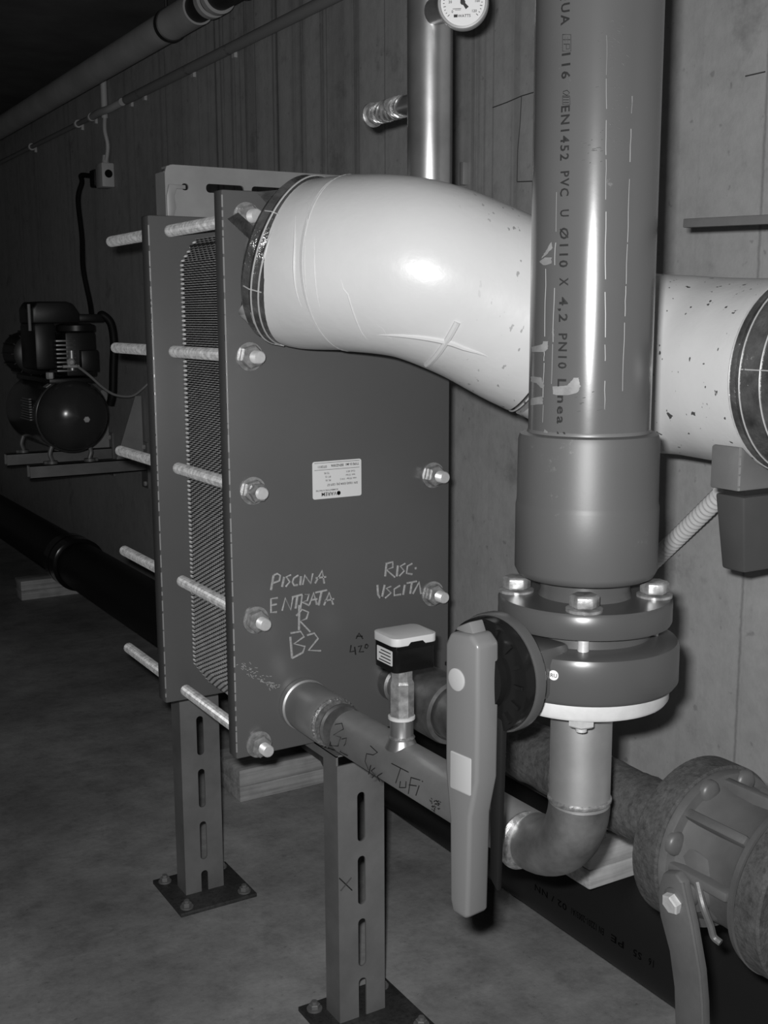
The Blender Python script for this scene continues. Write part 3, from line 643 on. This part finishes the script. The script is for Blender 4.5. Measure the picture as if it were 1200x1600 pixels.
PW = [[(452,988),(488,982),(497,1015),(440,1050),(482,1062),(466,1112),(420,1108)],[(450,990),(418,1108)],[(488,1072),(514,1065),(508,1098),(478,1145),(520,1166)],
 [(650,1110),(690,1148),(665,1162),(628,1155),(620,1200),(640,1248)],[(652,1220),(640,1272)],[(676,1235),(655,1252),(676,1277),(660,1292)],[(717,1265),(690,1282),(702,1312)],
 [(770,1210),(866,1260)],[(820,1240),(793,1322)],[(820,1312),(815,1347),(850,1347),(852,1312)],[(880,1290),(865,1382)],[(880,1290),(932,1305)],[(870,1332),(912,1338)],[(926,1337),(908,1392)],[(944,1310),(947,1314)]]
for i, j in ((0, 3), (3, 7), (7, 15)): strokes(PW[i:j], p1, .0006).build('pen_writing', M['ink'], s1, kind='stuff', label=('black pen writing B2', 'first scribbled black word', 'second scribbled black word TUBI')[(0, 3, 7).index(i)])
b = MB()
for k in range(26):
    x = 985+random.uniform(0, 60); y = 1410+(x-985)*.45+random.uniform(-8, 60); b.tube([p1(x, y), p1(x+random.uniform(3, 10), y+random.uniform(-8, 12))], .0005, 4)
b.build('faded_print', M['ink'], s1, kind='stuff')

# ---------------------------------------------------------------- flow sensor on the tee
fs_ = thing('flow_sensor', 'small black sensor box with white lid on a short threaded stem', 'sensor', (TN.x, TN.y, .53))
MB().lathe((TN.x, TN.y, .5275), (0, 0, 1), [(.0150, 0), (.0162, .001), (.0162, .004), (.0142, .005)], 32).build('seal_ring', M['white'], fs_, label='white sealing tape ring')
MB().lathe((TN.x, TN.y, .531), (0, 0, 1), [(.0145, 0), (.0152, .003), (.0152, .042), (.0140, .045), (.0132, .046), (.0132, .060)], 8).build('hex_stem', M['dull'], fs_, smooth=20)
SX = .0405; SYh = .034
bc = V((TN.x+.006, TN.y+.002, 0)); ca = math.radians(0)
MB().prism(rrect(.058, .050, .008, 5), bc+V((0, 0, .5925)), (1, 0, 0), (0, 1, 0), (0, 0, .031)).build('housing', M['blackp'], fs_, bevel=.002)
ld_ = MB().prism(rrect(.061, .053, .010, 5), bc+V((0, 0, .6240)), (1, 0, 0), (0, 1, 0), (0, 0, .0095)).build('lid', M['white'], fs_, bevel=.003, bseg=3, label='white lid')
MB().prism([(-.026, 0), (-.012, 0), (-.008, .004), (.008, .004), (.012, 0), (.026, 0), (.026, -.004), (-.026, -.004)], bc+V((0, -.0268, .6240)), (1, 0, 0), (0, 0, 1), (0, .002, 0)).build('front_rim', M['blackp'], fs_)
MB().prism(rrect(.034, .018, .001, 2), bc+V((-.0288, -.002, .609)), (0, 1, 0), (0, 0, 1), (-.0006, 0, 0)).build('side_label', M['label'], fs_, label='pale paper label on the side')
b = MB()
for k in range(4): b.box(bc+V((-.0297, -.016, .602+k*.004)), bc+V((-.0293, .010-.004*(k % 2), .6032+k*.004)))
b.build('label_print', M['ink'], fs_)

# ---------------------------------------------------------------- steel/wrapped pipe 2 from lower right port
P2 = V((.838, 0, .476))
s2 = thing('outlet_steel_pipe', 'dark rust-wrapped pipe behind the inlet pipe leading to the iron valve', 'pipe', (P2.x, 1.1, P2.z))
MB().lathe((P2.x, YF-.001, P2.z), (0, -1, 0), [(.027, 0), (.027, .016), (.0275, .018), (.0235, .020), (.0255, .026), (.038, .055), (.0445, .075), (.0455, .10), (.0455, .150), (.044, .156), (.0385, .157), (.036, .152)], 44).build('port_reducer', M['stain_dark'], s2)
MB().cyl((P2.x, 1.25, P2.z), (P2.x, 1.06, P2.z), .0355, 40).build('bare_pipe', M['stain_dark'], s2)
b = MB(); yy = [1.08-.012*k for k in range(27)]
b.tube([V((P2.x, y, P2.z)) for y in yy], .0365, 40, True, lambda i, a, r: r+.0009*math.sin(a*3+i*1.3)+.0006*math.sin(a*7+i*2.1)); b.build('rusty_wrap', M['rust'], s2)
MB().lathe((P2.x, .985, P2.z), (0, 1, 0), [(.0360, -.005), (.0385, -.003), (.0385, .003), (.0360, .005)], 40).build('wrap_band', M['rust'], s2)
b = MB()
for k in range(7): b.tube([V((P2.x+math.cos(a)*.0375, .945+k*.005+.003*math.sin(a*2+k), P2.z+math.sin(a)*.0375)) for a in [2*pi*j/24 for j in range(25)]], .0013, 5, False)
b.build('tape_fold', M['foil'], s2, kind='stuff', label='torn shiny tape')
# ---------------------------------------------------------------- iron valve
iv = thing('iron_lever_valve', 'cast iron flanged valve with rusty rims and a hanging lever at lower right', 'valve', (P2.x, .70, P2.z))
YA = .795
def ring(y0, y1, r, m, nm, lab=None): return MB().lathe((P2.x, y0, P2.z), (0, -1, 0), [(.03, 0), (r-.002, 0), (r, .002), (r, y0-y1-.002), (r-.002, y0-y1), (.03, y0-y1)], 64).build(nm, m, iv, label=lab)
ring(YA, YA-.034,   .084, M['rustrim'], 'far_flange_rim', 'rust covered flange rim')
MB().lathe((P2.x, YA-.034, P2.z), (0, -1, 0), [(.081, 0), (.081, .003), (.079, .008), (.070, .010), (.066, .02), (.064, .045), (.066, .075), (.074, .086), (.084, .090), (.086, .097)], 64).build('body', M['cast'], iv)
ring(YA-.131, YA-.160, .085, M['rustrim'], 'near_flange_rim', 'second rust covered flange rim')
for a in (20, 70, 110, 160, 200, 250, 290, 340):
    d = V((math.cos(math.radians(a)), 0, math.sin(math.radians(a)))); 
    if 160 < a < 260: continue
    o = V((P2.x, YA-.040, P2.z))+d*.071
    MB().lathe(o, (0, -1, 0), [(.0125, 0), (.0120, .004), (.010, .0065), (.006, .008), (0, .0085)], 20).build('flange_bolt', M['cast'], iv)
for a in (90, 135, 178, 45):
    d = V((math.cos(math.radians(a)), 0, math.sin(math.radians(a)))); o = V((P2.x, YA-.075, P2.z))+d*.066; MB().obox(o, (d, V((0, 1, 0)), d.cross(V((0, 1, 0)))), (.010, .040, .005)).build('rib', M['cast'], iv, bevel=.003)
BS = V((P2.x, YA-.062, P2.z)); SL = V((-1, 0, -.25)).normalized()
MB().lathe(BS, SL, [(.040, .03), (.038, .054), (.032, .060), (.022, .062), (.020, .070)], 32).build('bonnet', M['cast'], iv)
hp = BS+SL*.078
MB().lathe(hp, SL, [(.0125, -.014), (.0135, .006), (.0135, .010), (.011, .011)], 28).build('washer', M['cast'], iv)
MB().hex(hp+SL*.010, SL, .0105, .008, .3).build('stem_bolt', M['zinc'], iv, smooth=25)
# lever: leaves the stem downwards and out to the near side
u_ = V((0, -1, 0)); d_ = V((0, 0, -1)); LP = [(-.016, .022), (-.022, .0), (-.018, -.022), (-.004, -.052), (.004, -.085), (.009, -.14), (.022, -.30), (.058, -.30), (.046, -.14), (.041, -.085), (.036, -.055), (.024, -.015), (.010, .022), (0, .028)]
il = MB().prism(LP, hp+SL*.001, u_, (0, 0, 1), SL*.010).build('lever', M['cast'], iv, bevel=.002, label='flat iron lever with worn paint')
P_ = [hp+SL*.009+u_*a+V((0, 0, b_)) for a, b_ in ((.008, .022), (.022, -.015), (.034, -.055), (.039, -.085), (.044, -.14), (.056, -.295))]
MB().tube(P_, .0022, 6).build('lever_edge', M['cast'], il)
b = MB()
for k in range(26):
    t = random.random(); a = .022+.016*t+random.gauss(0, .003); z = -.07-.18*t; p = hp+SL*.0112+u_*a+V((0, 0, z)); b.tube([p, p+V((0, 0, -random.uniform(.003, .02)))+u_*random.gauss(0, .001)], .0006, 4)
b.build('scratch', M['chalk'], il, kind='stuff')
P_ = [hp+u_*.018+V((0, 0, .022)), hp+u_*.030+V((0, 0, .006))+SL*.004, hp+u_*.036+V((0, 0, -.012)), hp+u_*.038+V((0, 0, -.024))-SL*.003, hp+u_*.045+V((0, 0, -.028))-SL*.005]
MB().tube(spline(P_, 6), .0035, 8).build('stop_clip', M['cast'], iv)
P_ = [BS+SL*.060+u_*.052+V((0, 0, .018)), BS+SL*.066+u_*.060+V((0, 0, -.0)), BS+SL*.062+u_*.066+V((0, 0, -.026))]
MB().tube(spline(P_, 6), .0045, 8).build('stop_lug', M['cast'], iv)

# ---------------------------------------------------------------- black floor pipe + wood blocks
FP = V((1.104, 0, .150)); FR = .080
fp = thing('black_floor_pipe', 'long black plastic pipe lying along the foot of the wall', 'pipe', (FP.x, 3, FP.z))
MB().cyl((FP.x, -1.3, FP.z), (FP.x, 7.9, FP.z), FR, 64).build('pipe', M['polyp'], fp)
for y in (4.0, 1.9, 5.8):
    MB().lathe((FP.x, y, FP.z), (0, 1, 0), [(FR, -.07), (FR+.012, -.066), (FR+.012, -.008), (FR+.010, -.006), (FR+.010, .006), (FR+.012, .008), (FR+.012, .066), (FR, .07)], 56).build('coupler', M['blackp'], fp)
b = MB()
for t, x0, y0, x1, y1 in (('02 / NN', 836, 1381, 886, 1412), ('EN 12201-2003/A1', 893, 1418, 944, 1450), ('PE', 955, 1459, 975, 1474), ('S5', 990, 1482, 1003, 1492), ('16', 1014, 1496, 1022, 1502)):
    p0 = at_cyl(x0, y0, (FP.x, FP.z), FR, 'y'); p1_ = at_cyl(x1, y1, (FP.x, FP.z), FR, 'y'); a0 = math.atan2(p0.z-FP.z, p0.x-FP.x)
    vs, fs = text_mesh(t, 1.0, 1.1); xa = min(v.x for v in vs); xb = max(v.x for v in vs); k = (p1_.y-p0.y)/(xb-xa)
    # letters stand on their heads for the viewer: the pipe was printed from the wall side
    b.add([V((FP.x+math.cos(a0+v.y*.014/FR)*(FR+.0003), p1_.y-(v.x-xa)*k, FP.z+math.sin(a0+v.y*.014/FR)*(FR+.0003))) for v in vs], fs)
b.build('lettering', M['darkink'], fp, smooth=0)
def timber(name, label, lo, hi):
    lo, hi = V(lo), V(hi); zm = (lo.z+hi.z)/2-.002
    t = thing(name, label, 'block', ((lo.x+hi.x)/2, (lo.y+hi.y)/2, lo.z), 'wooden blocks under the pipes')
    for z0, z1 in ((lo.z, zm), (zm+.0006, hi.z)):
        MB().box((lo.x+random.uniform(0, .0015), lo.y, z0), (hi.x, hi.y, z1)).build('board', M['wood'], t, bevel=.0028)
    return t
b = timber('timber_block', 'wooden block under the black floor pipe at far left', (.945, 4.13, 0), (1.24, 4.22, .070))
b = timber('timber_block', 'wooden block under the floor pipe between the two stand legs', (.905, 2.115, 0), (1.24, 2.25, .070))
kb = at(920, 1392, 'z', .2305); kc = at(885, 1366, 'z', .2305)
b = timber('timber_block', 'wooden block lying on top of the black floor pipe beneath the rusty pipe', (kb.x, kb.y, .2305), (XW-.005, kb.y+.075, .290))
b = MB()
for k in range(9):
    p = V((kb.x+.02+.05*random.random(), kb.y+.02+.03*random.random(), .290)); b.obox(p, frame((random.gauss(0, 1), random.gauss(0, 1), random.gauss(0, 1))), (.012, .008, .0008))
tag(b.build('crumpled_foil', M['foil_line'], smooth=0), 'crumpled scrap of shiny tape on the wooden block', 'scrap')['kind'] = 'stuff'

# ---------------------------------------------------------------- ceiling pipe and thin conduit
cpX, cpZ, cR = 1.135, 1.738, .0385
cp = thing('ceiling_pipe', 'grey insulated pipe running high along the wall under the dark ceiling', 'pipe', (cpX, 3, cpZ))
MB().cyl((cpX, 2.97, cpZ), (cpX, 7.9, cpZ), cR, 40).build('insulation', M['insul'], cp)
MB().cyl((cpX, 2.78, cpZ), (cpX, 2.97, cpZ), cR+.001, 40).build('insulation_sleeve', M['insul'], cp)
b = MB().lathe((cpX, 2.97, cpZ), (0, 1, 0), [(cR, -.012), (cR+.004, -.010), (cR+.004, .010), (cR, .012)], 40); b.cyl((cpX-.01, 2.97, cpZ+cR), (cpX-.01, 2.97, ZC), .004, 8); b.build('hanger_clip', M['insul2'], cp)
MB().cyl((cpX, -.9, cpZ), (cpX, 2.78, cpZ), cR-.004, 40).build('bare_pipe', M['insul2'], cp)
for y in (2.70, 2.66, 2.5): MB().lathe((cpX, y, cpZ), (0, 1, 0), [(cR-.004, -.012), (cR+.003, -.010), (cR+.003, .010), (cR-.004, .012)], 40).build('band', M['insul'], cp)
tz = 1.662
tp = thing('wall_conduit', 'thin grey conduit pipe clipped along the wall below the ceiling pipe', 'conduit', (XW-.018, 3, tz))
MB().cyl((XW-.018, 1.2, tz), (XW-.018, 3.62, tz), .0135, 16).build('tube', M['conduit'], tp)
MB().cyl((XW-.018, 3.95, tz), (XW-.018, 7.9, tz), .0085, 16).build('tube', M['conduit'], tp)
MB().tube(spline([(XW-.018, 3.66, tz), (XW-.03, 3.75, tz-.008), (XW-.03, 3.85, tz-.004), (XW-.018, 3.97, tz)], 8), .012, 12).build('flexible_joint', M['pale'], tp)
for px, py in ((219, 152), (358, 81), (294, 105), (122, 203), (50, 242), (143, 187), (198, 155)):
    y = at(px, py, 'x', XW-.018).y; b = MB().lathe((XW-.018, y, tz), (0, 1, 0), [(.0105, -.006), (.0135, -.006), (.0135, .006), (.0105, .006)], 16); b.box((XW-.008, y-.008, tz-.02), (XW, y+.008, tz+.012)); b.build('pipe_clip', M['pale'], tp)
dc = thing('drop_conduit', 'short vertical pale conduit dropping from the ceiling pipe to the socket', 'conduit', (XW-.016, 3.86, 1.5))
MB().cyl((XW-.014, 3.853, 1.64), (XW-.014, 3.853, 1.78), .0105, 14).build('tube', M['pale'], dc)
MB().tube(spline([(XW-.014, 3.853, 1.645), (XW-.02, 3.84, 1.60), (XW-.014, 3.835, 1.55), (XW-.016, 3.86, 1.49)], 8), .0065, 10).build('cable', M['pale'], dc)
sb = thing('socket_box', 'small grey surface socket box on the wall with black plug', 'socket', (XW-.02, 3.87, 1.46))
MB().box((XW-.042, 3.82, 1.42), (XW, 3.89, 1.497)).build('box', M['pale'], sb, bevel=.004)
MB().lathe((XW-.016, 3.86, 1.495), (0, 0, 1), [(.013, 0), (.009, .03)], 14).build('gland', M['pale'], sb)
MB().lathe((XW-.02, 3.8195, 1.462), (0, -1, 0), [(.013, 0), (.013, .001), (0, .001)], 18).build('outlet_hole', M['blackp'], sb)
pc_ = thing('power_cable', 'black cable with plug hanging from the socket to the compressor', 'cable', (XW-.03, 3.9, 1.46))
MB().obox((XW-.03, 3.915, 1.455), ((1, 0, 0), (0, 1, 0), (0, 0, 1)), (.018, .026, .028)).build('plug', M['rubber'], pc_, bevel=.006)
cpts = [V((XW-.03, 3.94, 1.465)), V((XW-.05, 4.02, 1.475))]+[at(x, y, 'y', yy) for x, y, yy in ((128, 285, 4.0), (122, 312, 3.98), (128, 370, 3.92), (130, 420, 3.85), (140, 470, 3.8), (143, 490, 3.76))]
MB().tube(spline(cpts, 8), .0085, 10).build('cord', M['rubber'], pc_)

# ---------------------------------------------------------------- air compressor on wall arms
def q(px, py, y): return at(px, py, 'y', y)
sh = thing('compressor_shelf', 'pair of steel arms on the wall carrying the air compressor', 'bracket', (XW, 3.8, .5))
for y, xq in ((3.62, .872), (3.98, .885)):
    a = MB(); a.box((xq, y-.02, .508), (XW, y+.02, .511)); a.box((xq, y-.02, .508), (XW, y-.017, .549)); a.box((xq, y+.017, .508), (XW, y+.02, .549)); a.box((xq, y-.02, .546), (XW, y+.02, .549)); a.build('arm', M['strut'], sh)
    pl = MB().box((XW-.006, y-.03, .45), (XW, y+.03, .60)).build('wall_plate', M['strut'], sh)
    for z in (.465, .585): MB().hex((XW-.006, y-.012, z), (-1, 0, 0), .008, .008).build('bolt', M['zinc'], pl)
    MB().prism([(0, 0), (-.09, 0), (-.02, .20), (0, .20)], (XW-.006, y+.005, .549), (1, 0, 0), (0, 0, 1), (0, .004, 0)).build('gusset', M['bracket'], sh, label='pale triangular stiffener')
ac = thing('air_compressor', 'dark air compressor with round tank and black motor on wall arms', 'compressor', (1.0, 3.7, .55))
TX, TZ, TR = 1.005, .700, .112
MB().lathe((TX, 3.50, TZ), (0, 1, 0), [(0, 0), (.035, .004), (.07, .016), (.095, .036), (.108, .058), (TR, .08), (TR, .47), (.108, .49), (.09, .52), (.05, .545), (0, .55)], 48).build('tank', M['tankp'], ac)
MB().lathe((TX, 3.575, TZ), (0, 1, 0), [(TR, 0), (TR+.003, .002), (TR+.003, .012), (TR, .014)], 48).build('tank_seam', M['tankp'], ac)
MB().hex((TX+.022, 3.507, TZ-.008), (0, -1, 0), .010, .008).build('drain_plug', M['zinc'], ac)
b = MB()
for k in range(9):
    a0 = math.radians(150+k*1.0)
    b.box((TX-.118, 3.63, TZ+.05-k*.008), (TX-.1105, 3.63+.08+.05*random.random(), TZ+.0535-k*.008))
b.build('tank_print', M['conduit'], ac, kind='stuff')
MB().obox((TX-.062, 3.60, TZ+.0975), (V((.84, 0, .54)), V((0, 1, 0)), V((-.54, 0, .84))), (.016, .018, .001)).build('tank_label', M['pale'], ac)
for y in (3.62, 3.98):
    for s in (-1, 1):
        b = MB(); b.tube(spline([(TX+s*.055, y, TZ-.09), (TX+s*.065, y, .58), (TX+s*.06, y, .556), (TX+s*.085, y, .552)], 6), .007, 8); b.cyl((TX+s*.06, y, .549), (TX+s*.06, y, .558), .018, 14); b.build('foot', M['strut'], ac)
MB().box((TX-.07, 3.56, TZ+TR-.012), (TX+.07, 3.98, TZ+TR+.004)).build('saddle', M['blackm'], ac, bevel=.003)
mo = MB().lathe((TX-.045, 3.80, .885), (0, 1, 0), [(.05, 0), (.068, .01), (.068, .17), (.05, .18)], 28).build('motor', M['blackm'], ac)
b = MB()
for k in range(14):
    a = 2*pi*k/14; d = V((math.cos(a), 0, math.sin(a))); b.obox(V((TX-.045, 3.885, .885))+d*.070, (d, V((0, 1, 0)), d.cross(V((0, 1, 0)))), (.005, .07, .0015))
b.build('cooling_fin', M['blackm'], mo)
MB().box((TX-.098, 3.60, .84), (TX-.03, 3.78, .985)).build('belt_guard', M['blackm'], ac, bevel=.012)
pm = MB().box((TX-.01, 3.58, .82), (TX+.085, 3.70, .955)).build('pump_block', M['blackm'], ac, bevel=.006)
b = MB()
for k in range(8): b.box((TX-.040, 3.576, .835+k*.013), (TX+.02, 3.60, .841+k*.013))
b.build('pump_fin', M['stain_dark'], pm, bevel=.001)
MB().lathe((TX+.035, 3.62, .955), (0, 0, 1), [(.055, 0), (.06, .004), (.06, .02), (.045, .026)], 28).build('cylinder_head', M['blackm'], ac)
MB().prism([(-.07, 0), (.075, 0), (.075, .03), (.055, .06), (.035, .066), (-.055, .066), (-.07, .045)], (TX-.03, 3.60, .982), (1, 0, 0), (0, 0, 1), (0, .17, 0)).build('air_filter', M['blackm'], ac, bevel=.006)
MB().cyl((TX-.105, 3.62, .96), (TX-.105, 3.62, 1.04), .005, 8).build('breather', M['conduit'], ac)
MB().box((TX+.04, 3.62, .985), (TX+.13, 3.70, 1.01)).build('outlet_manifold', M['blackm'], ac, bevel=.006)
hs_ = [V((TX+.12, 3.64, .998))]+[q(*p) for p in ((160, 492, 3.63), (173, 505, 3.62), (178, 535, 3.61), (177, 575, 3.61), (176, 612, 3.61), (172, 632, 3.62))]
MB().tube(spline(hs_, 8), .013, 12).build('air_hose', M['rubber'], ac)
pr_ = MB().box((TX+.03, 3.555, .835), (TX+.085, 3.60, .90)).build('pressure_switch', M['blackm'], ac, bevel=.004)
b = MB().lathe((TX-.005, 3.56, .865), (0, -1, 0), [(.008, 0), (.012, .004), (.012, .014), (.006, .02)], 14); b.cyl((TX+.0, 3.555, .84), (TX+.0, 3.555, .90), .006, 10); b.cyl((TX-.03, 3.55, .852), (TX+.02, 3.55, .852), .005, 10); b.build('regulator', M['zinc'], ac)
MB().tube(spline([q(*p) for p in ((118, 570, 3.55), (140, 587, 3.54), (160, 605, 3.54), (180, 617, 3.54), (205, 619, 3.54), (222, 608, 3.54), (236, 592, 3.54), (250, 560, 3.6), (262, 520, 3.7))], 8), .004, 8).build('thin_air_line', M['conduit'], ac)
MB().hex((TX-.065, 3.57, .835), (0, 0, -1), .012, .02).build('bolt', M['zinc'], ac)

# ---------------------------------------------------------------- right edge: grey boxes, ribbed hose, batten
bx0 = at(1155, 735, 'x', .93); bx1 = at(1110, 735, 'x', .93)
gb = thing('grey_control_box', 'grey two-part box on the wall under the white pipe at right edge', 'box', (1.1, .86, .8))
sad = [(.93, .817), (XW, .817), (XW, .85), (1.085, .85)]+[(X3+.1055*math.sin(a), Z3-.1055*math.cos(a)) for a in (.55, .35, .15, 0, -.15, -.35, -.55, -.75)]+[(.934, .864), (.93, .862)]
MB().prism(sad, (0, bx0.y, 0), (1, 0, 0), (0, 0, 1), (0, bx1.y-bx0.y, 0)).build('upper_housing', M['gbox'], gb, bevel=.002)
b = MB(); b.add([(.936, bx0.y-.003, .811), (XW, bx0.y-.003, .811), (XW, bx1.y-.002, .811), (.936, bx1.y-.002, .811), (.945, bx0.y-.0, .728), (XW, bx0.y-.0, .728), (XW, bx1.y-.008, .728), (.945, bx1.y-.008, .728)],
                  [(0, 1, 2, 3), (4, 7, 6, 5), (0, 4, 5, 1), (1, 5, 6, 2), (2, 6, 7, 3), (3, 7, 4, 0)]); b.build('lower_housing', M['gbox2'], gb, bevel=.003)
MB().box((.945, bx0.y+.004, .809), (XW, bx1.y-.006, .819)).build('joint', M['gasket'], gb)
b = MB(); z = .818
while z < .862: l = random.uniform(.003, .012); b.box((.9296, bx0.y-.0004, z), (.9318, bx0.y+.001, min(z+l, .8635))); z += l+.002
b.build('worn_edge', M['edge'], gb, smooth=0)
h0, h1 = at(1128, 772, 'x', 1.16), at(985, 912, 'x', XW-.008); n = 150; pts = []; rr = []
for k in range(n+1):
    t = k/n; pts.append(h0+(h1-h0)*t); rr.append(.0115+.0018*math.cos(k*2*pi/5))
tag(MB().tube(pts, rr, 18).build('ribbed_hose', M['hose'], smooth=60), 'cream ribbed flexible conduit slanting below the white pipe', 'hose')
b0 = at(1071, 349, 'x', .97); b1 = b0+(at(1200, 343, 'x', .97)-b0).normalized()*1.3
d = (b1-b0).normalized(); fx = thing('hanging_strip', 'thin grey level strip sticking into view at right above the white pipe', 'strip', b1)
MB().obox((b0+b1)/2, (d, V((1, 0, 0)), d.cross(V((1, 0, 0)))), ((b1-b0).length/2, .004, .0048)).build('strip', M['gbox'], fx, bevel=.001)
hq = b0+d*.75; MB().cyl(hq, V((hq.x, hq.y, ZC)), .004, 10).build('hanger_rod', M['dull'], fx)
